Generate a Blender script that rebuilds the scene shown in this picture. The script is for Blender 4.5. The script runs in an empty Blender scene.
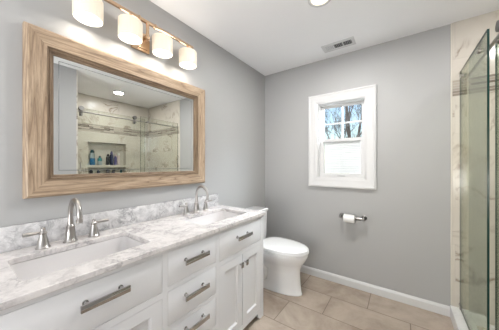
import bpy, bmesh, math, random
from mathutils import Vector, Matrix
PI = math.pi
S = bpy.context.scene
COL = S.collection

# ------------------------------------------------------------------ camera
cam_d = bpy.data.cameras.new('camera'); cam = bpy.data.objects.new('camera', cam_d); COL.objects.link(cam)
cam_d.sensor_width = 36; cam_d.lens = 36*213.9/499; cam_d.clip_start = 0.02
cam.location = (1.467, 0.0, 1.264); cam.rotation_euler = (PI/2, 0, 0.6164)
S.camera = cam

# ------------------------------------------------------------------ world, exposure
w = bpy.data.worlds.new('world'); S.world = w; w.use_nodes = True
nt = w.node_tree; nt.nodes.clear()
sky = nt.nodes.new('ShaderNodeTexSky'); sky.sky_type = 'NISHITA'; sky.sun_disc = False
sky.sun_elevation = math.radians(32); sky.sun_rotation = math.radians(200); sky.air_density = 1.2; sky.dust_density = 1.0
bg = nt.nodes.new('ShaderNodeBackground'); bg.inputs[1].default_value = 0.17
wo = nt.nodes.new('ShaderNodeOutputWorld')
nt.links.new(sky.outputs[0], bg.inputs[0]); nt.links.new(bg.outputs[0], wo.inputs[0])
S.view_settings.view_transform = 'Standard'; S.view_settings.look = 'None'
S.view_settings.exposure = 0.42; S.view_settings.gamma = 1.0; S.view_settings.use_curve_mapping = False

def area(name, loc, rot, size, power, col=(1, .97, .93), shape='DISK', sy=None, spread=PI):
    l = bpy.data.lights.new(name, 'AREA'); l.shape = shape; l.size = size
    if sy: l.size_y = sy
    l.energy = power; l.color = col; l.spread = spread
    o = bpy.data.objects.new(name, l); COL.objects.link(o); o.location = loc; o.rotation_euler = rot
    return o
# two seen ceiling downlights, then two unseen ones added to brighten the room (their housings are built with the ceiling lights)
DOWN = [(1.00, 1.52), (2.275, 1.60), (0.95, -0.05), (0.95, -1.0)]
POW = [15.5, 7.5, .6, .6]
for i, (x, y) in enumerate(DOWN):
    area('downlight', (x, y, 2.425), (0, 0, 0), 0.12, POW[i], (1, .99, .975))
# sky light falling in at the window from above the trees
sl = area('window_skylight', (1.75, 3.35, 3.10), (0, 0, 0), 1.8, 1000, (.88, .94, 1), 'SQUARE')
sl.rotation_euler = (Vector((0.94, 2.45, 1.70))-sl.location).to_track_quat('-Z', 'Y').to_euler()
# unseen area lamp added behind the camera, tilted up to brighten the ceiling
area('added_bounce_light', (0.95, -1.52, .95), (PI/2+1.05, 0, 0), 0.86, 43, (.98, .985, 1), 'RECTANGLE', .85)

# ------------------------------------------------------------------ helpers
def tag(o, label=None, cat=None, group=None, kind=None):
    if label: o['label'] = label
    if cat: o['category'] = cat
    if group: o['group'] = group
    if kind: o['kind'] = kind
    return o
def obj(name, bm, mats, parent=None, smooth=True, angle=35):
    bmesh.ops.remove_doubles(bm, verts=bm.verts, dist=1e-6)
    bmesh.ops.recalc_face_normals(bm, faces=bm.faces)
    me = bpy.data.meshes.new(name); bm.to_mesh(me); bm.free()
    if not isinstance(mats, (list, tuple)): mats = [mats]
    for m in mats: me.materials.append(m)
    if smooth:
        me.polygons.foreach_set('use_smooth', [True]*len(me.polygons))
        try: me.set_sharp_from_angle(angle=math.radians(angle))
        except Exception: pass
    o = bpy.data.objects.new(name, me); COL.objects.link(o)
    if parent: 
        o.parent = parent
        o.matrix_parent_inverse = Matrix.Translation(-Vector(parent_world(parent)))
    return o
def parent_world(p):
    v = Vector(p.location)
    q = p
    while q.parent:
        v = v + q.matrix_parent_inverse.to_translation() + Vector(q.parent.location) if False else v
        q = q.parent
    return v
def thing(name, loc, label, cat, group=None):
    o = bpy.data.objects.new(name, None); COL.objects.link(o); o.location = loc; o.empty_display_size = .1
    return tag(o, label, cat, group)
def BM(): return bmesh.new()
def merge(bm, tmp):
    me = bpy.data.meshes.new('tmp'); tmp.to_mesh(me); tmp.free(); bm.from_mesh(me); bpy.data.meshes.remove(me)
def box(bm, lo, hi, bev=0, seg=2, mi=0):
    t = bmesh.new(); bmesh.ops.create_cube(t, size=1)
    for v in t.verts:
        v.co = Vector([(lo[i]+hi[i])/2 + v.co[i]*(hi[i]-lo[i]) for i in range(3)])
    if bev: bmesh.ops.bevel(t, geom=list(t.edges), offset=bev, segments=seg, affect='EDGES', profile=.5)
    for f in t.faces: f.material_index = mi
    merge(bm, t)
def cyl(bm, a, b, r, r2=None, n=24, cap=True, mi=0):
    tube(bm, [a, b], [r, r if r2 is None else r2], n, cap, mi)
def tube(bm, pts, rad, n=16, cap=True, mi=0):
    pts = [Vector(p) for p in pts]
    if not isinstance(rad, (list, tuple)): rad = [rad]*len(pts)
    d0 = (pts[1]-pts[0]).normalized(); up = Vector((0, 0, 1)) if abs(d0.z) < .9 else Vector((1, 0, 0))
    u = d0.cross(up).normalized(); rings = []
    for i, p in enumerate(pts):
        if i == 0: d = pts[1]-pts[0]
        elif i == len(pts)-1: d = pts[-1]-pts[-2]
        else: d = (pts[i+1]-pts[i]).normalized()+(pts[i]-pts[i-1]).normalized()
        d = d.normalized(); u = (u-d*u.dot(d)).normalized(); v = d.cross(u)
        rings.append([bm.verts.new(p+(u*math.cos(2*PI*k/n)+v*math.sin(2*PI*k/n))*rad[i]) for k in range(n)])
    loft(bm, rings, cap, cap, mi)
def loft(bm, rings, cap0=True, cap1=True, mi=0):
    for a, b in zip(rings, rings[1:]):
        n = len(a)
        for k in range(n):
            f = bm.faces.new((a[k], a[(k+1) % n], b[(k+1) % n], b[k])); f.material_index = mi
    if cap0: bm.faces.new(rings[0][::-1]).material_index = mi
    if cap1: bm.faces.new(rings[-1]).material_index = mi
def lathe(bm, c, prof, n=32, mi=0, cap=True, sx=1, sy=1):
    rings = [[bm.verts.new((c[0]+sx*r*math.cos(2*PI*k/n), c[1]+sy*r*math.sin(2*PI*k/n), c[2]+z)) for k in range(n)] for r, z in prof]
    loft(bm, rings, cap, cap, mi)
def rrect(x0, x1, y0, y1, r, n=5):
    P = []
    for cx, cy, a0 in ((x1-r, y1-r, 0), (x0+r, y1-r, 90), (x0+r, y0+r, 180), (x1-r, y0+r, 270)):
        for k in range(n+1):
            a = math.radians(a0+90*k/n); P.append((cx+r*math.cos(a), cy+r*math.sin(a)))
    return P
def rect(x0, x1, y0, y1): return [(x0, y0), (x1, y0), (x1, y1), (x0, y1)]
def prism(bm, outer, holes, f0, f1, mi=0):
    """outline with holes; f0/f1 map (a,b) to the two faces' 3D points"""
    t = bmesh.new(); edges = []
    for loop in [outer]+holes:
        vs = [t.verts.new((a, b, 0)) for a, b in loop]
        for k in range(len(vs)): edges.append(t.edges.new((vs[k], vs[(k+1) % len(vs)])))
    bmesh.ops.triangle_fill(t, use_beauty=True, use_dissolve=False, edges=edges)
    t.verts.index_update()
    co = [(v.co.x, v.co.y) for v in t.verts]
    faces = [[v.index for v in f.verts] for f in t.faces]; t.free()
    A = [bm.verts.new(f0(*c)) for c in co]; B = [bm.verts.new(f1(*c)) for c in co]
    for f in faces:
        bm.faces.new([A[i] for i in f]).material_index = mi
        bm.faces.new([B[i] for i in f][::-1]).material_index = mi
    i = 0
    for loop in [outer]+holes:
        n = len(loop)
        for k in range(n):
            a, b = i+k, i+(k+1) % n
            bm.faces.new((A[a], A[b], B[b], B[a])).material_index = mi
        i += n
def px(x0, x1): return (lambda a, b: (x0, a, b)), (lambda a, b: (x1, a, b))
def py(y0, y1): return (lambda a, b: (a, y0, b)), (lambda a, b: (a, y1, b))
def pz(z0, z1): return (lambda a, b: (a, b, z0)), (lambda a, b: (a, b, z1))
def sweep_frame(bm, a0, a1, b0, b1, prof, f, mis=(0, 0)):
    """mitred frame round a rectangle; prof = [(inset, height)], f(a,b,h)->3D. mis = material of a-sides, b-sides"""
    rings = []
    for u, h in prof:
        rings.append([bm.verts.new(f(a, b, h)) for a, b in ((a0+u, b0+u), (a1-u, b0+u), (a1-u, b1-u), (a0+u, b1-u))])
    for i in range(len(rings)):
        A, B = rings[i], rings[(i+1) % len(rings)]
        for k in range(4):
            bm.faces.new((A[k], A[(k+1) % 4], B[(k+1) % 4], B[k])).material_index = mis[0] if k % 2 == 0 else mis[1]

# ------------------------------------------------------------------ materials
def mat(name, col=(.8, .8, .8), rough=.5, metal=0, **kw):
    m = bpy.data.materials.new(name); m.use_nodes = True
    b = m.node_tree.nodes['Principled BSDF']
    b.inputs['Base Color'].default_value = (*col, 1); b.inputs['Roughness'].default_value = rough; b.inputs['Metallic'].default_value = metal
    for k, v in kw.items():
        b.inputs[k.replace('_', ' ')].default_value = v
    return m
class N:
    def __init__(s, m): s.t = m.node_tree; s.b = s.t.nodes.get('Principled BSDF')
    def n(s, typ, **kw):
        x = s.t.nodes.new(typ)
        for k, v in kw.items(): setattr(x, k, v)
        return x
    def l(s, a, b): s.t.links.new(a, b)
    def coord(s, loc=(0, 0, 0), rot=(0, 0, 0), scale=(1, 1, 1)):
        c = s.n('ShaderNodeTexCoord'); m = s.n('ShaderNodeMapping')
        m.inputs['Location'].default_value = loc; m.inputs['Rotation'].default_value = rot; m.inputs['Scale'].default_value = scale
        s.l(c.outputs['Object'], m.inputs[0]); return m.outputs[0]
    def noise(s, v, scale, detail=4, rough=.5, dist=0):
        x = s.n('ShaderNodeTexNoise'); x.inputs['Scale'].default_value = scale; x.inputs['Detail'].default_value = detail
        x.inputs['Roughness'].default_value = rough; x.inputs['Distortion'].default_value = dist
        s.l(v, x.inputs['Vector']); return x.outputs['Fac']
    def ramp(s, v, stops):
        x = s.n('ShaderNodeValToRGB'); e = x.color_ramp.elements
        while len(e) < len(stops): e.new(.5)
        for i, (p, c) in enumerate(stops):
            e[i].position = p; e[i].color = (*c, 1) if len(c) == 3 else c
        s.l(v, x.inputs[0]); return x.outputs[0]
    def mix(s, f, a, b, typ='MIX'):
        x = s.n('ShaderNodeMix', data_type='RGBA', blend_type=typ)
        for i, v in ((0, f), (6, a), (7, b)):
            if isinstance(v, (int, float)): x.inputs[i].default_value = v
            elif isinstance(v, tuple): x.inputs[i].default_value = (*v, 1)
            else: s.l(v, x.inputs[i])
        return x.outputs[2]
    def math(s, op, a, b=0):
        x = s.n('ShaderNodeMath', operation=op)
        for i, v in ((0, a), (1, b)):
            if isinstance(v, (int, float)): x.inputs[i].default_value = v
            else: s.l(v, x.inputs[i])
        return x.outputs[0]
    def bump(s, h, strength=.2, dist=.002):
        x = s.n('ShaderNodeBump'); x.inputs['Strength'].default_value = strength; x.inputs['Distance'].default_value = dist
        s.l(h, x.inputs['Height']); s.l(x.outputs[0], s.b.inputs['Normal'])
    def base(s, c): s.l(c, s.b.inputs['Base Color'])

def paint(name, col, rough=.6, bs=.05):
    m = mat(name, col, rough); k = N(m); v = k.coord()
    n = k.noise(v, 3, 3); c2 = tuple(x*.97 for x in col)
    k.base(k.mix(n, col, c2)); k.bump(k.noise(v, 260, 3), bs, .001); return m
M_wall = paint('grey_wall_paint', (.405, .405, .402), .55)
M_ceil = paint('white_ceiling_paint', (.90, .902, .91), .8)
M_trim = paint('white_gloss_trim', (.64, .64, .64), .35, .01)
M_cab = paint('white_cabinet_lacquer', (.73, .73, .74), .32, .008)
M_dark = mat('duct_shade_colour', (.1, .1, .1), .8)  # dark colour standing in for the shade behind the vent slots
M_porc = mat('white_porcelain', (.85, .85, .85), .08, Coat_Weight=.4)
M_basin = mat('sink_porcelain', (.70, .68, .675), .15)
M_seat = mat('white_seat_plastic', (.87, .87, .87), .18)
M_chrome = mat('polished_chrome', (.50, .49, .48), .10, 1)
M_nickel = mat('brushed_nickel', (.42, .40, .38), .28, 1)
M_dnick = mat('dark_brushed_nickel', (.26, .25, .24), .3, 1)
M_bronze = mat('warm_nickel_lamp_metal', (.60, .43, .29), .25, 1)
M_paper = mat('toilet_paper', (.85, .85, .84), .95)
M_card = mat('cardboard', (.45, .35, .25), .9)
M_black = mat('black_rubber', (.015, .015, .015), .5)
M_blind = mat('white_blind', (.86, .86, .86), .9)

def transl(m, w):
    k = N(m); t = k.n('ShaderNodeBsdfTranslucent'); t.inputs[0].default_value = (.95, .96, .97, 1)
    mx = k.n('ShaderNodeMixShader'); mx.inputs[0].default_value = w
    out = k.t.nodes['Material Output']; k.l(k.b.outputs[0], mx.inputs[1]); k.l(t.outputs[0], mx.inputs[2]); k.l(mx.outputs[0], out.inputs[0])
transl(M_blind, .10)

def marble(name, base=(.72, .69, .675), vein=(.27, .255, .26), cloud=(.47, .445, .445), s=1.0, rough=.12, seed=0):
    m = mat(name, base, rough); k = N(m)
    v = k.coord(loc=(seed, seed*.7, seed*.3), rot=(.4, .3, .9))
    warp = k.noise(v, 3.2*s, 5, .6)
    vv = k.n('ShaderNodeVectorMath', operation='ADD'); k.l(v, vv.inputs[0])
    sc = k.n('ShaderNodeVectorMath', operation='SCALE'); 
    nt2 = k.n('ShaderNodeTexNoise'); nt2.inputs['Scale'].default_value = 4*s; nt2.inputs['Detail'].default_value = 4; k.l(v, nt2.inputs['Vector'])
    k.l(nt2.outputs['Color'], sc.inputs[0]); sc.inputs['Scale'].default_value = .35/s; k.l(sc.outputs[0], vv.inputs[1])
    n1 = k.noise(vv.outputs[0], 7*s, 6, .62)
    ridge = k.math('ABSOLUTE', k.math('SUBTRACT', n1, .5))
    vn = k.ramp(ridge, [(0, (1, 1, 1)), (.025, (.45, .45, .45)), (.075, (0, 0, 0))])
    mask = k.ramp(warp, [(.42, (0, 0, 0)), (.60, (1, 1, 1))])
    vm = k.math('MULTIPLY', vn, mask)
    cl = k.ramp(k.noise(vv.outputs[0], 9*s, 6, .7), [(.42, (0, 0, 0)), (.68, (1, 1, 1))])
    c = k.mix(k.math('MULTIPLY', cl, .75), base, cloud)
    c = k.mix(k.math('MULTIPLY', vm, .75), c, vein)
    sp = k.ramp(k.noise(v, 60*s, 3, .7), [(.60, (0, 0, 0)), (.75, (1, 1, 1))])
    c = k.mix(k.math('MULTIPLY', sp, .25), c, vein)
    k.base(c); return m
M_marble = marble('carrara_countertop', s=1.7, seed=3.1)
M_marble2 = marble('carrara_backsplash', base=(.66, .65, .65), vein=(.20, .20, .205), cloud=(.36, .355, .36), s=2.0, seed=8.4)

def walltile(name, axis):
    m = mat(name, (.7, .67, .6), .15); k = N(m)
    c = k.n('ShaderNodeTexCoord'); sep = k.n('ShaderNodeSeparateXYZ'); k.l(c.outputs['Object'], sep.inputs[0])
    comb = k.n('ShaderNodeCombineXYZ'); k.l(sep.outputs[0 if axis == 'x' else 1], comb.inputs[0]); k.l(sep.outputs[2], comb.inputs[1])
    b = k.n('ShaderNodeTexBrick'); b.offset = .5; b.offset_frequency = 2
    b.inputs['Scale'].default_value = 1; b.inputs['Mortar Size'].default_value = .0018; b.inputs['Mortar Smooth'].default_value = .2
    b.inputs['Brick Width'].default_value = .61; b.inputs['Row Height'].default_value = .305; b.inputs['Bias'].default_value = 0
    b.inputs['Color1'].default_value = (0, 0, 0, 1); b.inputs['Color2'].default_value = (1, 1, 1, 1); b.inputs['Mortar'].default_value = (.5, .5, .5, 1)
    k.l(comb.outputs[0], b.inputs['Vector'])
    off = k.n('ShaderNodeVectorMath', operation='SCALE'); k.l(b.outputs['Color'], off.inputs[0]); off.inputs['Scale'].default_value = 7
    add = k.n('ShaderNodeVectorMath', operation='ADD'); k.l(c.outputs['Object'], add.inputs[0]); k.l(off.outputs[0], add.inputs[1])
    n1 = k.noise(add.outputs[0], 3.0, 6, .6, .8)
    ridge = k.math('ABSOLUTE', k.math('SUBTRACT', n1, .5))
    vn = k.ramp(ridge, [(0, (1, 1, 1)), (.02, (.35, .35, .35)), (.05, (0, 0, 0))])
    mask = k.ramp(k.noise(add.outputs[0], 2.6, 3), [(.46, (0, 0, 0)), (.6, (1, 1, 1))])
    cl = k.noise(add.outputs[0], 5, 5, .6)
    col = k.mix(cl, (.68, .64, .57), (.55, .51, .45))
    col = k.mix(k.math('MULTIPLY', k.math('MULTIPLY', vn, mask), .95), col, (.28, .22, .17))
    col = k.mix(b.outputs['Fac'], col, (.55, .52, .47))
    k.base(col); k.bump(k.math('SUBTRACT', 1, b.outputs['Fac']), .15, .002); return m
M_tx = walltile('marble_tile_wall_x', 'x'); M_ty = walltile('marble_tile_wall_y', 'y')
def mosaic(name, axis):
    m = mat(name, (.5, .45, .4), .15); k = N(m)
    c = k.n('ShaderNodeTexCoord'); sep = k.n('ShaderNodeSeparateXYZ'); k.l(c.outputs['Object'], sep.inputs[0])
    comb = k.n('ShaderNodeCombineXYZ'); k.l(sep.outputs[0 if axis == 'x' else 1], comb.inputs[0]); k.l(sep.outputs[2], comb.inputs[1])
    b = k.n('ShaderNodeTexBrick'); b.offset = .37; b.offset_frequency = 2
    for a, v in (('Scale', 1), ('Mortar Size', .0015), ('Brick Width', .16), ('Row Height', .0218), ('Bias', 0.0)): b.inputs[a].default_value = v
    b.inputs['Color1'].default_value = (0, 0, 0, 1); b.inputs['Color2'].default_value = (1, 1, 1, 1); b.inputs['Mortar'].default_value = (.6, .6, .6, 1)
    k.l(comb.outputs[0], b.inputs['Vector'])
    col = k.ramp(b.outputs['Color'], [(0, (.15, .12, .10)), (.4, (.30, .26, .22)), (.7, (.48, .43, .37)), (1, (.36, .33, .29))])
    k.base(k.mix(b.outputs['Fac'], col, (.55, .52, .47))); return m
M_mx = mosaic('linear_mosaic_x', 'x'); M_my = mosaic('linear_mosaic_y', 'y')

def floor_tile():
    m = mat('beige_floor_tile', (.5, .42, .34), .32); k = N(m)
    W_, R_ = .605, .296
    v = k.coord(loc=(-.62+W_*12, -1.54+R_*21, 0))
    b = k.n('ShaderNodeTexBrick'); b.offset = .5; b.offset_frequency = 2
    for a, q in (('Scale', 1), ('Mortar Size', .0034), ('Mortar Smooth', .3), ('Brick Width', W_), ('Row Height', R_), ('Bias', 0)): b.inputs[a].default_value = q
    b.inputs['Color1'].default_value = (0, 0, 0, 1); b.inputs['Color2'].default_value = (1, 1, 1, 1)
    k.l(v, b.inputs['Vector'])
    off = k.n('ShaderNodeVectorMath', operation='SCALE'); k.l(b.outputs['Color'], off.inputs[0]); off.inputs['Scale'].default_value = 5
    add = k.n('ShaderNodeVectorMath', operation='ADD'); k.l(v, add.inputs[0]); k.l(off.outputs[0], add.inputs[1])
    n1 = k.noise(add.outputs[0], 3.2, 6, .65, .4)
    c = k.ramp(n1, [(.34, (.27, .21, .16)), (.49, (.39, .32, .26)), (.64, (.48, .40, .33))])
    c = k.mix(k.math('MULTIPLY', k.noise(add.outputs[0], 24, 5, .7), .35), c, (.42, .345, .28))
    c = k.mix(b.outputs['Fac'], c, (.17, .125, .095))
    k.base(c); k.bump(k.math('SUBTRACT', 1, b.outputs['Fac']), .3, .002); return m
M_floor = floor_tile()

def wood(name, axis, dk=1.0):
    m = mat(name, (.5, .36, .24), .5); k = N(m)
    sc = {'y': (11, .7, 11), 'z': (11, 11, .7)}[axis]
    v = k.coord(scale=sc, loc=(1, 2, 3))
    n1 = k.noise(v, 1.1, 2, .4, .25)
    rings = k.math('FRACT', k.math('MULTIPLY', n1, 14))
    g = k.noise(k.coord(scale=tuple(s*7 for s in sc)), 2.2, 4, .7)
    c = k.ramp(rings, [(0, (.31, .22, .14)), (.4, (.48, .365, .255)), (.8, (.40, .29, .195)), (1, (.20, .135, .085))])
    c = k.mix(k.ramp(g, [(.42, (0, 0, 0)), (.7, (1, 1, 1))]), c, (.24, .17, .115))
    if dk < 1: c = k.mix(1.0, c, (dk, dk*.95, dk*.9), 'MULTIPLY')
    k.base(c); k.bump(g, .25, .001); return m
M_wy = wood('weathered_oak_horizontal', 'y'); M_wz = wood('weathered_oak_vertical', 'z'); M_wdy = wood('dark_oak_horizontal', 'y', .6); M_wdz = wood('dark_oak_vertical', 'z', .6)

def glass_mat(name, tint, rough=0.0, ior=1.5):
    m = bpy.data.materials.new(name); m.use_nodes = True; m.node_tree.nodes.remove(m.node_tree.nodes['Principled BSDF']); k = N(m)
    tr = k.n('ShaderNodeBsdfTransparent'); tr.inputs[0].default_value = (*tint, 1)
    lw = k.n('ShaderNodeLayerWeight'); lw.inputs['Blend'].default_value = .5
    k.l(k.mix(k.math('POWER', lw.outputs['Facing'], 3), tint, tuple(t**7 for t in tint)), tr.inputs[0])
    gl = k.n('ShaderNodeBsdfGlossy'); gl.inputs['Roughness'].default_value = rough
    fr = k.n('ShaderNodeFresnel'); ge = k.n('ShaderNodeNewGeometry')
    io = k.math('ADD', ior, k.math('MULTIPLY', ge.outputs['Backfacing'], 1/ior-ior)); k.l(io, fr.inputs[0])
    mx = k.n('ShaderNodeMixShader'); k.l(fr.outputs[0], mx.inputs[0]); k.l(tr.outputs[0], mx.inputs[1]); k.l(gl.outputs[0], mx.inputs[2])
    k.l(mx.outputs[0], k.t.nodes['Material Output'].inputs[0]); return m
M_glass = glass_mat('shower_glass', (.945, .955, .925)); M_pane = glass_mat('window_glass', (.97, .98, .98))
M_gedge = mat('dark_green_glass_edge', (.015, .045, .04), .2)
M_mirror = mat('mirror_silver', (.88, .90, .89), .0, 1)

def emit(name, col, st):
    m = mat(name, (.9, .9, .9), .4); b = m.node_tree.nodes['Principled BSDF']
    b.inputs['Emission Color'].default_value = (*col, 1); b.inputs['Emission Strength'].default_value = st; return m
M_disc = emit('lit_downlight_lens', (1, .88, .62), .75)
M_bulb = emit('lit_lamp_bulb', (1, .93, .8), 2.2)
def shade_mat():
    m = emit('lit_ribbed_lamp_shade', (1, .84, .62), .27); k = N(m)
    k.b.inputs['Base Color'].default_value = (.66, .61, .52, 1)
    return m
M_shade = shade_mat(); M_shin = emit('lit_inside_of_lamp_shade', (1, .9, .74), .75)

# ------------------------------------------------------------------ room shell
D = 2.425; H = 2.44; TX = 1.815; SX = 2.84; NY = -1.9; JY = 0.93
def struct(name, bm, m, parent=None, smooth=False):
    o = obj(name, bm, m, parent, smooth)
    if not parent: o['kind'] = 'structure'
    return o
b = BM(); box(b, (-.1, NY-.1, -.1), (1.80, D+.1, 0)); struct('floor', b, M_floor)
b = BM(); prism(b, rect(-.1, SX+.1, NY-.1, D+.1), [], *pz(H, H+.1)); struct('ceiling', b, M_ceil)
b = BM(); box(b, (-.1, NY-.1, 0), (0, D+.1, H)); struct('wall_left', b, M_wall)
WX0, WX1, WZ0, WZ1 = .700, 1.181, 1.118, 1.952
b = BM(); prism(b, rect(0, TX, 0, H), [rect(WX0, WX1, WZ0, WZ1)], *py(D, D+.1)); struct('wall_far', b, M_wall)
b = BM(); prism(b, rect(0, TX, 0, H), [rect(.5, 1.4, .001, 2.05)], *py(NY-.1, NY)); struct('wall_near', b, M_wall)
b = BM(); box(b, (TX, NY-.1, 0), (TX+.12, JY-.012, H)); struct('wall_right', b, M_wall)
# open doorway behind the camera: door casing and floor beyond
b = BM()
for x0, x1, z0, z1 in ((.41, .5, 0, 2.14), (1.4, 1.49, 0, 2.14), (.5, 1.4, 2.05, 2.14)): box(b, (x0, NY, z0), (x1, NY+.018, z1), .004)
struct('door_1', b, M_trim)

# shower shell
BZ0, BZ1 = 1.832, 1.962
def tiled(name, mk, m):
    for nm, z0, z1 in ((name, .0, BZ0), (name+'_upper', BZ1, H)):
        bb = BM(); mk(bb, z0, z1); struct(nm, bb, m)
NI = rect(1.362, 1.969, .93, 1.658)
b = BM(); prism(b, rect(TX, SX+.1, 0, BZ0), [], *py(D-.008, D+.1)); prism(b, rect(TX, SX+.1, BZ1, H), [], *py(D-.008, D+.1)); struct('wall_shower_far', b, M_tx)
b = BM(); prism(b, rect(JY, D-.008, 0, BZ0), [NI], *px(SX, SX+.1))
prism(b, rect(JY, D-.008, BZ1, H), [], *px(SX, SX+.1))
box(b, (SX+.10, 1.33, .90), (SX+.12, 2.0, 1.69)); struct('wall_shower_back', b, M_ty)
b = BM(); prism(b, rect(TX, SX+.1, 0, BZ0), [], *py(JY-.012, JY)); prism(b, rect(TX, SX+.1, BZ1, H), [], *py(JY-.012, JY)); struct('wall_shower_near', b, M_tx)
b = BM(); box(b, (TX+.12, JY-.11, 0), (SX+.1, JY-.0121, H)); struct('wall_shower_partition', b, M_wall)
# mosaic band
b = BM(); box(b, (TX, D-.010, BZ0), (SX, D+.1, BZ1)); box(b, (TX, JY-.012, BZ0), (SX, JY+.002, BZ1)); struct('trim_1', b, M_mx)
b = BM(); box(b, (SX-.002, JY+.002, BZ0), (SX+.1, D-.010, BZ1)); struct('trim_2', b, M_my)
# bullnose strip on the edge of the tiling
M_bull = paint('cream_bullnose', (.66, .62, .55), .25, .01)
b = BM(); box(b, (TX-.012, D-.010, .10), (TX-.0002, D-.0002, H-.001), .003); struct('trim_3', b, M_bull)
# niche shelf and shower tray, curb
b = BM(); box(b, (SX-.004, 1.3625, 1.222), (SX+.0995, 1.9685, 1.2635), .002); struct('trim_4', b, M_bull)
M_tray = marble('shower_tray_white', base=(.80, .80, .79), vein=(.5, .5, .5), cloud=(.72, .72, .71), s=.8, rough=.25, seed=5)
b = BM(); box(b, (2.0002, JY, -.05), (SX, D-.008, .035)); struct('floor_shower', b, M_tray)
b = BM(); box(b, (1.80, JY, -.1), (2.0, D-.0002, .098), .006); struct('trim_5', b, M_tray)

# baseboards
bp = lambda: [(0, 0), (.013, 0), (.013, .062), (.009, .074), (.004, .083), (0, .083)]
def baseboard(name, a, bb_, nrm):
    t = BM(); a = Vector(a); bb_ = Vector(bb_); nrm = Vector(nrm)
    R = [[t.verts.new(p+nrm*u+Vector((0, 0, z))) for u, z in bp()] for p in (a, bb_)]
    loft(t, R); struct(name, t, M_trim)
baseboard('baseboard_far', (.0135, D-.0002, .0005), (1.7995, D-.0002, .0005), (0, -1, 0))
baseboard('baseboard_left', (.0002, 1.56, .0005), (.0002, D-.001, .0005), (1, 0, 0))
baseboard('baseboard_right', (TX-.0002, NY+.02, .0005), (TX-.0002, JY-.02, .0005), (-1, 0, 0))

# ------------------------------------------------------------------ window
win = bpy.data.objects.new('window_1', None); COL.objects.link(win); win.location = (.94, D, 1.53); win['kind'] = 'structure'
fw = lambda a, b_, h: (a, D-h, b_)
b = BM(); sweep_frame(b, .597, 1.271, 1.024, 2.047, [(0, .0003), (0, .026), (.014, .030), (.030, .022), (.062, .018), (.078, .020), (.092, .016), (.1025, .012), (.1025, .0003)], fw)
obj('window_casing', b, M_trim, win, angle=20)
b = BM(); sweep_frame(b, WX0+.0005, WX1-.0005, WZ0+.0005, WZ1-.0005, [(0, -.004), (.012, -.004), (.012, -.035), (.020, -.037), (.020, -.098), (0, -.098)], fw)
obj('window_jamb', b, M_trim, win, angle=20)
JX0, JX1, JZ0, JZ1 = WX0+.021, WX1-.021, WZ0+.021, WZ1-.021
MID = 1.535
b = BM(); sweep_frame(b, JX0, JX1, MID-.018, JZ1, [(0, -.068), (0, -.094), (.025, -.094), (.028, -.085), (.028, -.075), (.025, -.068)], fw)
up = obj('upper_sash', b, M_trim, win, angle=20)
UX0, UX1, UZ0, UZ1 = JX0+.028, JX1-.028, MID+.010, JZ1-.028
b = BM(); mx = (UX0+UX1)/2; mz = (UZ0+UZ1)/2
box(b, (mx-.008, D+.072, UZ0), (mx+.008, D+.090, UZ1), .002); box(b, (UX0, D+.0725, mz-.008), (UX1, D+.0895, mz+.008), .002)
obj('muntin', b, M_trim, up)
b = BM(); box(b, (UX0-.003, D+.080, UZ0-.003), (UX1+.003, D+.083, UZ1+.003)); obj('pane', b, M_pane, up)
b = BM(); sweep_frame(b, JX0, JX1, JZ0, MID+.018, [(0, -.038), (0, -.064), (.030, -.064), (.034, -.058), (.034, -.045), (.030, -.038)], fw)
lo = obj('lower_sash', b, M_trim, win, angle=20)
b = BM(); box(b, (JX0+.031, D+.052, JZ0+.031), (JX1-.031, D+.055, MID-.013)); obj('pane', b, M_pane, lo)
b = BM(); box(b, (.90, D+.030, JZ0+.002), (.98, D+.038, JZ0+.013), .002); obj('sash_lift', b, mat('grey_latch', (.45, .45, .45), .4), lo)
# pleated blind over the lower pane
b = BM(); zt, zb = MID-.018, JZ0+.036; x0, x1 = JX0+.036, JX1-.036; npl = 18
prof = []
for i in range(2*npl+1): prof.append((D+.0585 + (.003 if i % 2 else 0), zb+(zt-zb)*i/(2*npl)))
prev = None
for y, z in prof:
    cur = [b.verts.new((x0, y, z)), b.verts.new((x1, y, z))]
    if prev: b.faces.new((prev[0], prev[1], cur[1], cur[0]))
    prev = cur
blind = obj('window_blind', b, M_blind, None, smooth=False)
sm = blind.modifiers.new('thick', 'SOLIDIFY'); sm.thickness = .0008
tag(blind, 'white pleated blind covering the lower half of the window', 'blind')

# ------------------------------------------------------------------ vanity cabinet
Y0, Y1 = .045, 1.535; XF = .522; XB = .502
van = thing('vanity_cabinet', (.26, .79, 0), 'long white double vanity cabinet with inset drawers and framed doors', 'cabinet')
b = BM()
box(b, (.004, Y0, .0), (XB-.0005, Y0+.018, .8475)); box(b, (.004, Y1-.018, .0), (XB-.0005, Y1, .8475))
box(b, (.004, Y0+.018, .10), (.012, Y1-.018, .8475)); box(b, (.012, Y0+.018, .085), (XB-.0005, Y1-.018, .10))
for y in (.617, .986): box(b, (.012, y-.008, .10), (XB-.0005, y+.008, .68))
obj('cabinet_body', b, M_cab, van, smooth=False)
DR = [(.070, .602, .645, .828), (1.000, 1.490, .645, .822)] + [(.632, .972, z0, z1) for z0, z1 in ((.657, .828), (.458, .633), (.262, .436), (.09, .240))]
DO = [(.070, .336, .088, .615), (.340, .602, .088, .615), (1.000, 1.243, .088, .615), (1.247, 1.490, .088, .615)]
holes = [rect(a, b_, c, d) for a, b_, c, d in DR] + [rect(.070, .602, .088, .615), rect(1.000, 1.490, .088, .615)]
def arch(y0, y1):
    P = [(y0, 0), (y0+.038, 0)]
    for k in range(7):
        a = PI/2*k/6; P.append((y0+.038+.045*math.sin(a), .058*(1-math.cos(a))))
    Q = []
    for k in range(7):
        a = PI/2*k/6; Q.append((y1-.038-.045*math.cos(a), .058*(1-math.sin(a))))
    return P+Q+[(y1-.038, 0), (y1, 0), (y1, .8475), (y0, .8475)]
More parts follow.
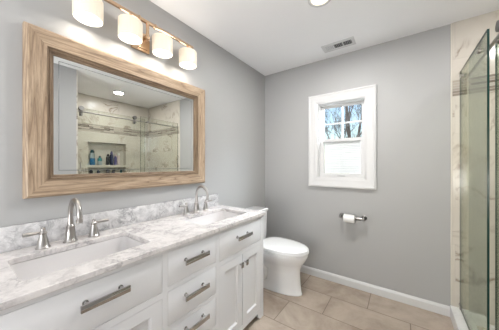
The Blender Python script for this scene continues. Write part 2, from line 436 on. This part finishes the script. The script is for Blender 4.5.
def uniq(P):
    R = []
    for p in P:
        if not R or (abs(p[0]-R[-1][0])+abs(p[1]-R[-1][1])) > 1e-5: R.append(p)
    return R
b = BM(); prism(b, uniq(arch(Y0, Y1)), holes, *px(XB, XF)); obj('face_frame', b, M_cab, van, smooth=False)
def bar_handle(y, z, parent, L=.168, x=XF):
    b = BM(); box(b, (x+.030, y-L/2, z-.013), (x+.038, y+L/2, z+.013), .0012)
    for s in (-1, 1): cyl(b, (x+.0002, y+s*L*.36, z+.003), (x+.031, y+s*L*.36, z+.003), .0065, n=14); cyl(b, (x+.0001, y+s*L*.36, z+.003), (x+.004, y+s*L*.36, z+.003), .010, n=16)
    o = obj('handle', b, M_chrome, parent); o['label'] = 'polished chrome bar handle'
g = .0017
for i, (a, b_, c, d) in enumerate(DR):
    b = BM(); box(b, (XB-.001, a+g, c+g), (XF, b_-g, d-g), .0015)
    dr = obj('drawer', b, M_cab, van)
    hl = {0: .757, 1: .752, 2: .754, 3: .566, 4: .385, 5: .19}[i]
    bar_handle((a+b_)/2+(.016 if i == 0 else -.003), hl, dr)
for i, (a, b_, c, d) in enumerate(DO):
    b = BM(); a += g*.6; b_ -= g*.6; c += g; d -= g; q = .054
    prism(b, rect(a, b_, c, d), [rect(a+q, b_-q, c+q, d-q)], *px(XB-.001, XF-.0005))
    sweep_frame(b, a+q, b_-q, c+q, d-q, [(0, 0), (.010, -.010), (.010, -.016), (0, -.016)], lambda aa, bb, h: (XF-.0005+h, aa, bb))
    box(b, (XF-.018, a+q+.002, c+q+.002), (XF-.0105, b_-q-.002, d-q-.002))
    do = obj('door', b, M_cab, van, smooth=False)
    ky = b_-.026 if i % 2 == 0 else a+.026
    b = BM(); box(b, (XF+.020, ky-.0125, .530), (XF+.028, ky+.0125, .570), .002); cyl(b, (XF-.0003, ky, .550), (XF+.021, ky, .550), .006, n=14)
    o = obj('knob', b, M_chrome, do); o['label'] = 'small rectangular chrome pull'

# countertop
CF, CE = .540, 1.545; CT = .873; CB = .848
ctop = thing('countertop', (.27, .79, CB), 'white and grey veined marble worktop over the white vanity', 'countertop')
SK = [(.142, .428, .142, .602), (.142, .428, .965, 1.440)]
b = BM(); prism(b, rect(.001, CF, .035, CE), [rrect(*s, .025) for s in SK], *pz(CB, CT))
o = obj('slab', b, M_marble, ctop, smooth=False)
bv = o.modifiers.new('edge', 'BEVEL'); bv.width = .003; bv.segments = 2; bv.limit_method = 'ANGLE'; bv.angle_limit = math.radians(60)
b = BM(); box(b, (.001, .035, CT+.0002), (.021, 1.520, .985), .002); o = obj('backsplash', b, M_marble2, ctop); o['label'] = 'grey marble backsplash strip along the wall'

# sinks
def sink(y0, y1, label):
    t = thing('sink_basin', (.285, (y0+y1)/2, .70), label, 'sink', 'undermount sinks in the marble worktop')
    x0, x1 = .142, .428; b = BM()
    def ring(e, z, r): return [b.verts.new((x, y, z)) for x, y in rrect(x0-e, x1+e, y0-e, y1+e, r)]
    R = [ring(.018, CB-.001, .03), ring(.0, CB-.001, .025), ring(-.003, CB-.02, .028), ring(-.010, CB-.08, .035), ring(-.022, CB-.112, .045), ring(-.045, CB-.125, .05), ring(-.10, CB-.130, .04)]
    loft(b, R, False, True)
    R2 = [R[0], ring(.018, CB-.012, .03), ring(.006, CB-.02, .03), ring(.0, CB-.08, .035), ring(-.03, CB-.14, .05)]
    loft(b, R2, False, True)
    obj('basin', b, M_basin, t, angle=50)
    b = BM(); c = (.285, (y0+y1)/2, CB-.1298); lathe(b, c, [(.024, 0), (.024, .003), (.019, .004), (.017, .001), (.004, .001)], 28)
    o = obj('drain', b, M_nickel, t); o['label'] = 'round metal drain'
sink(SK[0][2], SK[0][3], 'rectangular white undermount sink nearest the left edge of the picture')
sink(SK[1][2], SK[1][3], 'rectangular white undermount sink nearer the toilet')

# faucets
def faucet(y, label):
    t = thing('faucet', (.085, y, CT), label, 'faucet', 'widespread faucets on the vanity'); z = CT+.0003; x = .085
    b = BM(); lathe(b, (x, y, z), [(.030, 0), (.030, .005), (.026, .009), (.0235, .014), (.0205, .045), (.0175, .070), (.0185, .074), (.0185, .079), (.014, .083), (.012, .090)], 32)
    pts = [(x, y, z+.085), (x, y, z+.12), (x, y, z+.135)]; rad = [.0125, .0115, .0112]
    cx, cz, r = x+.066, z+.142, .066
    for k in range(1, 15):
        a = PI-PI*1.0*k/14; pts.append((cx+r*math.cos(a), y, cz+r*1.12*math.sin(a))); rad.append(.0112)
    e = pts[-1]; pts += [(e[0]-.002, y, e[2]-.010), (e[0]-.002, y, e[2]-.012), (e[0]-.003, y, e[2]-.026)]; rad += [.0112, .0135, .0135]
    tube(b, pts, rad, 18)
    obj('spout', b, M_nickel, t)
    for s in (-1, 1):
        yy = y+s*.103
        b = BM(); lathe(b, (x, yy, z), [(.028, 0), (.028, .004), (.0245, .008), (.0225, .012), (.0175, .040), (.0125, .058), (.0120, .062), (.0150, .066), (.0150, .072), (.010, .078), (.008, .084), (.0085, .090), (.004, .095)], 30)
        v = obj('valve', b, M_nickel, t)
        b = BM(); tube(b, [(x, yy+s*.004, z+.072), (x+.003, yy+s*.030, z+.074), (x+.006, yy+s*.052, z+.075), (x+.008, yy+s*.068, z+.0755)], [.0055, .0065, .0085, .0075], 14)
        obj('lever', b, M_nickel, v)
faucet(.364, 'brushed nickel gooseneck faucet below the left end of the mirror')
faucet(1.192, 'brushed nickel gooseneck faucet below the right end of the mirror')

# ------------------------------------------------------------------ mirror
mr = thing('wall_mirror', (0, .769, 1.105), 'large rectangular wall mirror in a weathered oak frame', 'mirror')
b = BM()
A0, A1, B0, B1 = .205, 1.333, 1.105, 1.936
sweep_frame(b, A0, A1, B0, B1, [(0, .0005), (0, .030), (.004, .040), (.012, .046), (.020, .046), (.040, .038), (.060, .034), (.074, .034), (.080, .034), (.080, .0005)],
            lambda a, c, h: (h, a, c), (0, 1))
obj('frame', b, [M_wy, M_wz], mr, angle=28)
b = BM(); q = .0802
sweep_frame(b, A0+q, A1-q, B0+q, B1-q, [(0, .0005), (0, .036), (.003, .036), (.005, .027), (.010, .026), (.013, .028), (.016, .026), (.017, .019), (.024, .018), (.028, .016), (.0298, .010), (.0298, .0005)], lambda a, c, h: (h, a, c), (0, 1))
o = obj('inner_moulding', b, [M_wdy, M_wdz], mr, angle=28); o['label'] = 'darker stepped inner moulding'
b = BM(); e = .110
mring = lambda q, x: [b.verts.new((x, a, c)) for a, c in ((A0+e+q, B0+e+q), (A1-e-q, B0+e+q), (A1-e-q, B1-e-q), (A0+e+q, B1-e-q))]
loft(b, [mring(0, .004), mring(0, .0095), mring(.0195, .0095), mring(.0222, .0095), mring(.03, .0095)])
for f in b.faces:
    c = f.calc_center_median(); q = min(c.y-A0-e, A1-e-c.y, c.z-B0-e, B1-e-c.z)
    if .0196 < q < .0221: f.material_index = 1
o = obj('mirror_glass', b, [M_mirror, mat('bevel_cut_line', (.16, .17, .17), .3)], mr, smooth=False); o['label'] = 'bevelled mirror glass'

# ------------------------------------------------------------------ vanity light
LX = .10; LY = .764; SP = .2185; BZ = 2.205
vl = thing('vanity_light', (0, LY, 2.11), 'four-shade wall lamp on a warm metal bar above the mirror', 'lamp')
b = BM(); box(b, (.0003, LY-.062, 2.045), (.018, LY+.062, 2.175), .004); box(b, (.018, LY-.045, 2.062), (.024, LY+.045, 2.158), .003); obj('back_plate', b, M_bronze, vl)
b = BM(); cyl(b, (.022, LY, 2.115), (LX, LY, 2.115), .011); cyl(b, (LX, LY, 2.098), (LX, LY, BZ-.008), .010); lathe(b, (LX, LY, 2.088), [(.004, 0), (.013, .006), (.014, .02), (.009, .028)], 20); obj('stem', b, M_bronze, vl)
b = BM(); box(b, (LX-.008, LY-1.5*SP-.05, BZ-.010), (LX+.008, LY+1.5*SP+.05, BZ+.010), .002)
for s in (-1, 1): box(b, (LX-.0115, LY+s*.055-.006, BZ-.0145), (LX+.0115, LY+s*.055+.006, BZ+.0145), .003)
obj('cross_bar', b, M_bronze, vl)
for i in range(4):
    y = LY+(i-1.5)*SP
    b = BM(); n = 96; prof = [(.0655, 2.045, 1), (.0665, 2.047, 1), (.067, 2.10, 1), (.067, 2.152, 1), (.0655, 2.154, 1), (.0640, 2.152, 0), (.0640, 2.10, 0), (.0630, 2.045, 0)]
    rings = []
    for r, z, rb in prof:
        rings.append([b.verts.new((LX+(r+(.0009*math.cos(24*2*PI*k/n) if rb else 0))*math.cos(2*PI*k/n), y+(r+(.0009*math.cos(24*2*PI*k/n) if rb else 0))*math.sin(2*PI*k/n), z)) for k in range(n)])
    rings.append(rings[0]); loft(b, rings, False, False)
    for f in b.faces:
        c = f.calc_center_median()
        if math.hypot(c.x-LX, c.y-y) < .0643: f.material_index = 1
    sh = obj('lamp_shade', b, [M_shade, M_shin], vl, angle=60); sh['label'] = 'lit cream drum shade'
    b = BM(); lathe(b, (LX, y, 2.150), [(.0638, 0), (.0638, .003), (.020, .004), (.016, .02), (.010, .026), (.008, .045)], 28); obj('shade_holder', b, M_bronze, sh)
    b = BM(); lathe(b, (LX, y, 2.075), [(.002, 0), (.016, .004), (.026, .018), (.027, .03), (.018, .055), (.012, .075)], 20); obj('bulb', b, M_bulb, sh)
    area('shade_light', (LX, y, 2.050), (0, 0, 0), .11, .42, (1, .92, .82))
    area('shade_uplight', (LX, y, 2.172), (PI, 0, 0), .11, .16, (1, .92, .82))

# ------------------------------------------------------------------ toilet
TY = 1.985
tl = thing('toilet', (.35, TY, 0), 'white two-piece toilet between the vanity and the window wall', 'toilet')
def bowl_ring(bm, z, xb, xf, hw, n=40, back=.5):
    P = []
    cx = xb+(xf-xb)*.42
    for k in range(n):
        a = 2*PI*k/n; c, s = math.cos(a), math.sin(a)
        if c >= 0: x = cx+(xf-cx)*c; y = hw*s
        else:
            x = cx+(cx-xb)*(-abs(c)**.55); y = hw*math.copysign(abs(s)**.8, s)
        P.append(bm.verts.new((x, TY+y, z)))
    return P
b = BM()
secs = [(.0005, .10, .682, .106), (.012, .10, .685, .108), (.022, .105, .679, .101), (.10, .11, .670, .096), (.20, .11, .664, .096), (.255, .11, .668, .108), (.295, .11, .688, .138), (.335, .10, .718, .168), (.372, .09, .736, .184), (.396, .08, .740, .186), (.408, .08, .730, .178), (.411, .10, .70, .16)]
loft(b, [bowl_ring(b, *s) for s in secs])
obj('bowl', b, M_porc, tl, angle=60)
b = BM()
for s in (-1, 1):
    tube(b, [(.16, TY+s*.085, .30), (.25, TY+s*.10, .27), (.33, TY+s*.098, .20), (.32, TY+s*.092, .12), (.24, TY+s*.09, .075), (.15, TY+s*.085, .06)], [.03, .038, .036, .034, .03, .025], 14)
obj('trapway', b, M_porc, tl, angle=60)
b = BM(); loft(b, [bowl_ring(b, *s) for s in [(.4125, .235, .742, .186), (.415, .23, .748, .191), (.426, .23, .748, .191), (.430, .235, .744, .188)]]); obj('seat', b, M_seat, tl, angle=60)
b = BM(); loft(b, [bowl_ring(b, *s) for s in [(.4345, .235, .740, .185), (.437, .23, .746, .190), (.446, .232, .744, .188), (.453, .245, .728, .174), (.458, .27, .68, .135), (.460, .32, .60, .08)]]); obj('lid', b, M_seat, tl, angle=60)
b = BM(); t_ = bmesh.new()
def rr3(bm, x0, x1, y0, y1, r, z): return [bm.verts.new((x, y, z)) for x, y in rrect(x0, x1, y0, y1, r)]
loft(b, [rr3(b, .03, .19, TY-.165, TY+.165, .04, .4125), rr3(b, .022, .197, TY-.174, TY+.174, .035, .46), rr3(b, .020, .200, TY-.180, TY+.180, .03, .735)]); obj('tank', b, M_porc, tl, angle=50); t_.free()
b = BM(); loft(b, [rr3(b, .012, .208, TY-.186, TY+.186, .03, .736), rr3(b, .010, .210, TY-.188, TY+.188, .03, .742), rr3(b, .010, .210, TY-.188, TY+.188, .03, .758), rr3(b, .018, .202, TY-.180, TY+.180, .03, .766)]); obj('tank_lid', b, M_porc, tl, angle=40)
b = BM(); cyl(b, (.1985, TY-.13, .69), (.214, TY-.13, .69), .012, n=16); box(b, (.212, TY-.14, .684), (.219, TY-.06, .696), .002); obj('flush_lever', b, M_chrome, tl)

# ------------------------------------------------------------------ toilet paper
hd = thing('toilet_paper_holder', (1.06, D, .73), 'nickel toilet paper holder fixed to the wall below the window', 'paper holder')
PZ = .732; PY = D-.075
for xx in (.955, 1.165):
    b = BM()
    t2 = bmesh.new(); lathe(t2, (0, 0, 0), [(.026, 0), (.026, .005), (.021, .010), (.012, .014), (.0095, .020), (.0095, .055), (.014, .060), (.016, .070), (.016, .080), (.012, .088), (.004, .091)], 24)
    for v in t2.verts: v.co = Vector((xx+v.co.x, D-.0003-v.co.z, PZ+v.co.y))
    merge(b, t2); obj('bracket', b, M_dnick, hd)
b = BM(); cyl(b, (.968, PY, PZ), (1.152, PY, PZ), .0075, n=18); cyl(b, (1.098, PY, PZ), (1.152, PY, PZ), .017, n=18); obj('spindle', b, M_dnick, hd)
b = BM(); ro, ri = .041, .019; n = 40
R = [[b.verts.new((x, PY+r*math.cos(2*PI*k/n), PZ-.009+r*math.sin(2*PI*k/n))) for k in range(n)] for x, r in ((.989, ri), (.989, ro-.002), (.991, ro), (1.090, ro), (1.092, ro-.002), (1.092, ri), (.989, ri))]
for i in range(6):
    for k in range(n):
        f = b.faces.new((R[i][k], R[i][(k+1) % n], R[i+1][(k+1) % n], R[i+1][k])); f.material_index = 1 if i == 5 else 0
roll = obj('toilet_paper_roll', b, [M_paper, M_card], None, angle=40); tag(roll, 'white toilet paper roll hanging on the wall holder', 'toilet paper')

# ------------------------------------------------------------------ ceiling vent
vt = thing('ceiling_vent', (.965, 2.212, H), 'white ceiling air register with three louvred openings', 'vent')
vx0, vx1, vy0, vy1 = .817, 1.112, 2.142, 2.284
slots = [(.845, .922), (.928, 1.005), (1.011, 1.086)]
b = BM(); prism(b, rect(vx0, vx1, vy0, vy1), [rect(a, c, vy0+.032, vy1-.032) for a, c in slots], *pz(H-.006, H-.0003)); obj('grille_plate', b, M_trim, vt, smooth=False)
b = BM(); box(b, (.84, vy0+.03, H-.0022), (1.09, vy1-.03, H-.0006)); obj('duct_shade_sheet', b, M_dark, vt, smooth=False)  # thin dark sheet in place of the shade inside a duct
for i, (a, c) in enumerate(slots):
    b = BM(); n = 7 if i == 0 else 5
    for k in range(n):
        x = a+(c-a)*(k+.5)/n; tw = .0034 if i == 0 else -.0006
        v = [b.verts.new(p) for p in ((x-tw-.0007, vy0+.033, H-.0055), (x-tw+.0007, vy0+.033, H-.0055), (x+tw+.0007, vy0+.033, H-.0023), (x+tw-.0007, vy0+.033, H-.0023))]
        q = [b.verts.new(p.co+Vector((0, vy1-vy0-.066, 0))) for p in v]
        loft(b, [v, q])
    obj('louvre', b, M_trim, vt, smooth=False)

# ------------------------------------------------------------------ ceiling lights
labs = ['lit round recessed light in the bathroom ceiling at the top of the picture', 'small lit recessed light in the shower ceiling, seen in the mirror', 'unseen recessed light added above the vanity behind the camera', 'unseen recessed light added near the doorway behind the camera']
for i, (x, y) in enumerate(DOWN):
    t = thing('ceiling_light', (x, y, H), labs[i], 'ceiling light', 'recessed ceiling lights')
    r = .082 if i != 1 else .07
    b = BM(); n = 48
    P = [(r, .0003), (r, .004), (r-.006, .008), (r-.018, .006), (r-.020, .0003)]
    R = [[b.verts.new((x+q*math.cos(2*PI*k/n), y+q*math.sin(2*PI*k/n), H-z)) for k in range(n)] for q, z in P]
    loft(b, R, False, False); obj('trim_ring', b, M_trim, t)
    b = BM(); lathe(b, (x, y, H-.003), [(r-.0205, .0027), (r-.0205, 0), (.02, -.001)], 40); obj('lens', b, M_disc, t)

# ------------------------------------------------------------------ shower glass
GX = 1.862; GT = 2.02; GE = 1.735; RZ = 1.950
def glass_slab(b, x0, x1, y0, y1, z0, z1):
    v = [b.verts.new((x, y, z)) for x in (x0, x1) for y in (y0, y1) for z in (z0, z1)]
    for idx, mi in (((0, 1, 3, 2), 0), ((4, 6, 7, 5), 0), ((0, 4, 5, 1), 1), ((2, 3, 7, 6), 1), ((0, 2, 6, 4), 1), ((1, 5, 7, 3), 1)):
        b.faces.new([v[i] for i in idx]).material_index = mi
fp = thing('shower_glass_panel', (GX, 2.06, .098), 'fixed clear glass shower panel standing against the tiled wall', 'glass panel')
b = BM(); glass_slab(b, GX-.005, GX+.005, GE, D-.011, .1005, GT); obj('glass', b, [M_glass, M_gedge], fp, smooth=False)
b = BM(); box(b, (GX-.011, D-.045, .0985), (GX-.0052, D-.011, .14), .002); box(b, (GX+.0052, D-.045, .0985), (GX+.011, D-.011, .14), .002); obj('wall_clamp', b, M_nickel, fp)
for yy in (1.85, 2.29):
    b = BM(); cyl(b, (GX-.020, yy, RZ), (GX-.0052, yy, RZ), .014, n=20); cyl(b, (GX+.0052, yy, RZ), (GX+.0202, yy, RZ), .012, n=20); obj('stand_off', b, M_nickel, fp)
b = BM(); cyl(b, (GX+.029, JY+.003, RZ), (GX+.029, D-.0112, RZ), .0085, n=24)
cyl(b, (GX+.029, JY+.0022, RZ), (GX+.029, JY+.014, RZ), .022, n=24); cyl(b, (GX+.029, D-.025, RZ), (GX+.029, D-.011, RZ), .022, n=24)
rail = obj('shower_rail', b, M_nickel); tag(rail, 'round brushed metal rail running above the glass shower door', 'rail')
dx_ = GX+.050
sd = thing('shower_door', (dx_, 1.33, .10), 'sliding clear glass shower door hanging from the metal rail', 'shower door')
b = BM(); glass_slab(b, dx_, dx_+.009, JY+.012, 1.835, .108, 2.00); obj('glass', b, [M_glass, M_gedge], sd, smooth=False)
for yy in (.989, 1.665):
    b = BM()
    cyl(b, (GX+.016, yy, RZ+.041), (GX+.045, yy, RZ+.041), .029, n=28); cyl(b, (GX+.044, yy, RZ+.041), (dx_-.0003, yy, RZ+.041), .012, n=20)
    box(b, (dx_-.004, yy-.018, RZ-.055), (dx_-.0003, yy+.018, RZ+.055), .001)
    cyl(b, (GX+.014, yy, RZ-.035), (dx_-.0035, yy, RZ-.035), .014, n=20)
    obj('roller', b, M_dnick, sd)
b = BM(); cyl(b, (dx_-.012, .985, 1.215), (dx_-.012, .985, 1.30), .008, n=16); cyl(b, (dx_-.012, .985, 1.222), (dx_-.0002, .985, 1.222), .006, n=12); cyl(b, (dx_-.012, .985, 1.290), (dx_-.0002, .985, 1.290), .006, n=12); obj('handle', b, M_nickel, sd)

# ------------------------------------------------------------------ bottles in the niche
def clear(name, col):
    return mat(name, col, .12, Transmission_Weight=.55, IOR=1.3)
def bottle(y, hw, h, body, cap, label, z=1.2637, deep=.022, fill=None, x=2.885, neck=.35, pump=False):
    t = thing('bottle', (x, y, z), label, 'bottle', 'bottles in the shower niche')
    hb = h*(.72 if pump else .80)
    b = BM(); prof = [(.9, 0), (1, .006), (1, hb*.55), (1, hb*.80), (.85, hb*.92), (neck, hb)]
    sx = deep/hw
    lathe(b, (x, y, z+.0002), [(hw*r, zz) for r, zz in prof], 28, sx=sx)
    if fill:
        for f in b.faces:
            if f.calc_center_median().z > z+hb*.5: f.material_index = 1
        obj('bottle_body', b, [body, fill], t)
    else: obj('bottle_body', b, body, t)
    b = BM(); s2 = 1 if not pump else .6
    lathe(b, (x, y, z+hb+.0004), [(hw*neck*1.3, 0), (hw*neck*1.3, (h-hb)*.5*s2+.004), (hw*neck*.9, (h-hb)*.55*s2+.005), (hw*neck*.8, h-hb)], 20, sx=min(1, sx*1.4))
    if pump: box(b, (x-.012-.03, y-.006, z+h-.012), (x+.006, y+.006, z+h), .002)
    obj('cap', b, cap, t)
M_blue = clear('blue_gel', (.04, .30, .62)); M_cl = clear('clear_plastic', (.75, .85, .88)); M_teal = clear('teal_gel', (.10, .42, .45)); M_navy = mat('navy_plastic', (.02, .03, .09), .25); M_blk = mat('black_plastic', (.012, .012, .02), .25); M_pink = mat('pale_pink_plastic', (.70, .58, .58), .35); M_pur = mat('purple_plastic', (.10, .09, .25), .3); M_whp = mat('white_plastic', (.8, .8, .8), .3)
M_dteal = mat('dark_teal_cap', (.02, .08, .10), .3)
bottle(1.440, .040, .262, M_blue, M_dteal, 'wide bottle of bright blue gel with a clear shoulder, leftmost on the niche shelf', fill=M_cl, deep=.03, neck=.55)
bottle(1.552, .036, .160, M_cl, M_dteal, 'short clear teal bottle with a dark cap on the niche shelf', deep=.026, neck=.4, fill=M_teal)
bottle(1.682, .031, .200, M_blk, M_blk, 'black bottle on the niche shelf beside the navy one', deep=.026, neck=.5)
bottle(1.742, .030, .250, M_navy, M_pur, 'tall navy bottle with a purple cap on the niche shelf', deep=.03, neck=.55, x=2.895)
bottle(1.803, .025, .205, M_pur, M_pink, 'purple bottle with a pale cap on the niche shelf', deep=.02, neck=.6)
bottle(1.858, .024, .228, M_pink, M_whp, 'pale pink bottle, rightmost on the niche shelf', deep=.02, neck=.6)
for y, hw, h, m, c, lb in ((1.42, .034, .255, M_blk, M_blk, 'black bottle standing in the lower niche, leftmost'), (1.53, .030, .25, M_navy, M_navy, 'navy bottle standing in the lower niche, second from the left'),
                       (1.68, .036, .26, M_blk, M_blk, 'broad black bottle in the middle of the lower niche'), (1.77, .034, .255, M_navy, M_blk, 'navy bottle with a black cap in the lower niche'), (1.90, .026, .25, M_teal, M_dteal, 'teal bottle in the lower niche, rightmost')):
    bottle(y, hw, h, m, c, lb, z=.9302, deep=.026, neck=.6)

# ------------------------------------------------------------------ outdoors: bare trees
M_bark = mat('grey_bark', (.14, .12, .11), .9); k = N(M_bark); k.base(k.ramp(k.noise(k.coord(), 6, 4), [(.3, (.09, .075, .065)), (.7, (.22, .19, .17))]))
M_lawn = mat('winter_lawn', (.2, .2, .1), .95); k = N(M_lawn); k.base(k.ramp(k.noise(k.coord(), 1.5, 6), [(.3, (.12, .12, .06)), (.7, (.25, .22, .12))]))
b = BM(); box(b, (-40, D+1, -3.2), (40, 60, -3.0)); struct('ground', b, M_lawn)
def tree_mesh(seed):
    rnd = random.Random(seed); tr = BM(); br = BM()
    def grow(p, d, L, r, lev):
        pts = [p]; rad = [r]; n = 4
        for i in range(n):
            d = (d+Vector((rnd.uniform(-1, 1), rnd.uniform(-1, 1), rnd.uniform(-.3, .6)))*.16).normalized()
            pts.append(pts[-1]+d*L/n); rad.append(r*(1-.45*(i+1)/n))
        tube(tr if lev == 0 else br, pts, rad, 7 if lev == 0 else (5 if lev == 1 else 3), lev == 0)
        if lev < 5:
            for j in range(7 if lev == 0 else (5 if lev < 3 else 3)):
                f = rnd.uniform(.35, 1) if lev else rnd.uniform(.3, 1); i = min(int(f*n), n-1); q = pts[i].lerp(pts[i+1], f*n-i)
                dd = (d*.8+Vector((rnd.uniform(-.8, .8), rnd.uniform(-.8, .8), rnd.uniform(.2, 1.1)))).normalized()
                grow(q, dd, L*rnd.uniform(.36, .54), max(rad[i]*.5, .006), lev+1)
    grow(Vector((0, 0, 0)), Vector((0, 0, 1)), rnd.uniform(7, 8.5), .10, 0)
    return tr, br
protos = []
spots = [(-.8, 11), (-4.2, 14), (-1.6, 19), (1.8, 15), (-8.0, 19), (-3.4, 26), (3.2, 25), (-9.4, 28)]
tl_ = ['bare grey tree nearest outside the window, behind its right-hand panes', 'bare tree outside behind the left-hand window panes', 'bare tree in the second row outside the window', 'bare tree outside, rightmost and off to the side of the window view', 'bare tree outside at the far left of the window view', 'distant bare tree outside behind the window muntin', 'distant bare tree outside at the right', 'farthest bare tree outside at the left']
for i, (x, y) in enumerate(spots):
    if i < 3:
        t = thing('bare_tree', (0, 0, 0), tl_[i], 'tree', 'bare trees outside the window')
        a, c = tree_mesh(11+i); ch = [obj('trunk', a, M_bark, t), obj('branches', c, M_bark, t, smooth=False)]; protos.append((t, ch)); t.location = (x, y, -3.0)
    else:
        pt, pch = protos[i % 3]; t = pt.copy(); COL.objects.link(t); t['label'] = tl_[i]; t.location = (x, y, -3.0)
        for q in pch:
            d = q.copy(); COL.objects.link(d); d.parent = t
    t.rotation_euler = (0, 0, i*1.3)
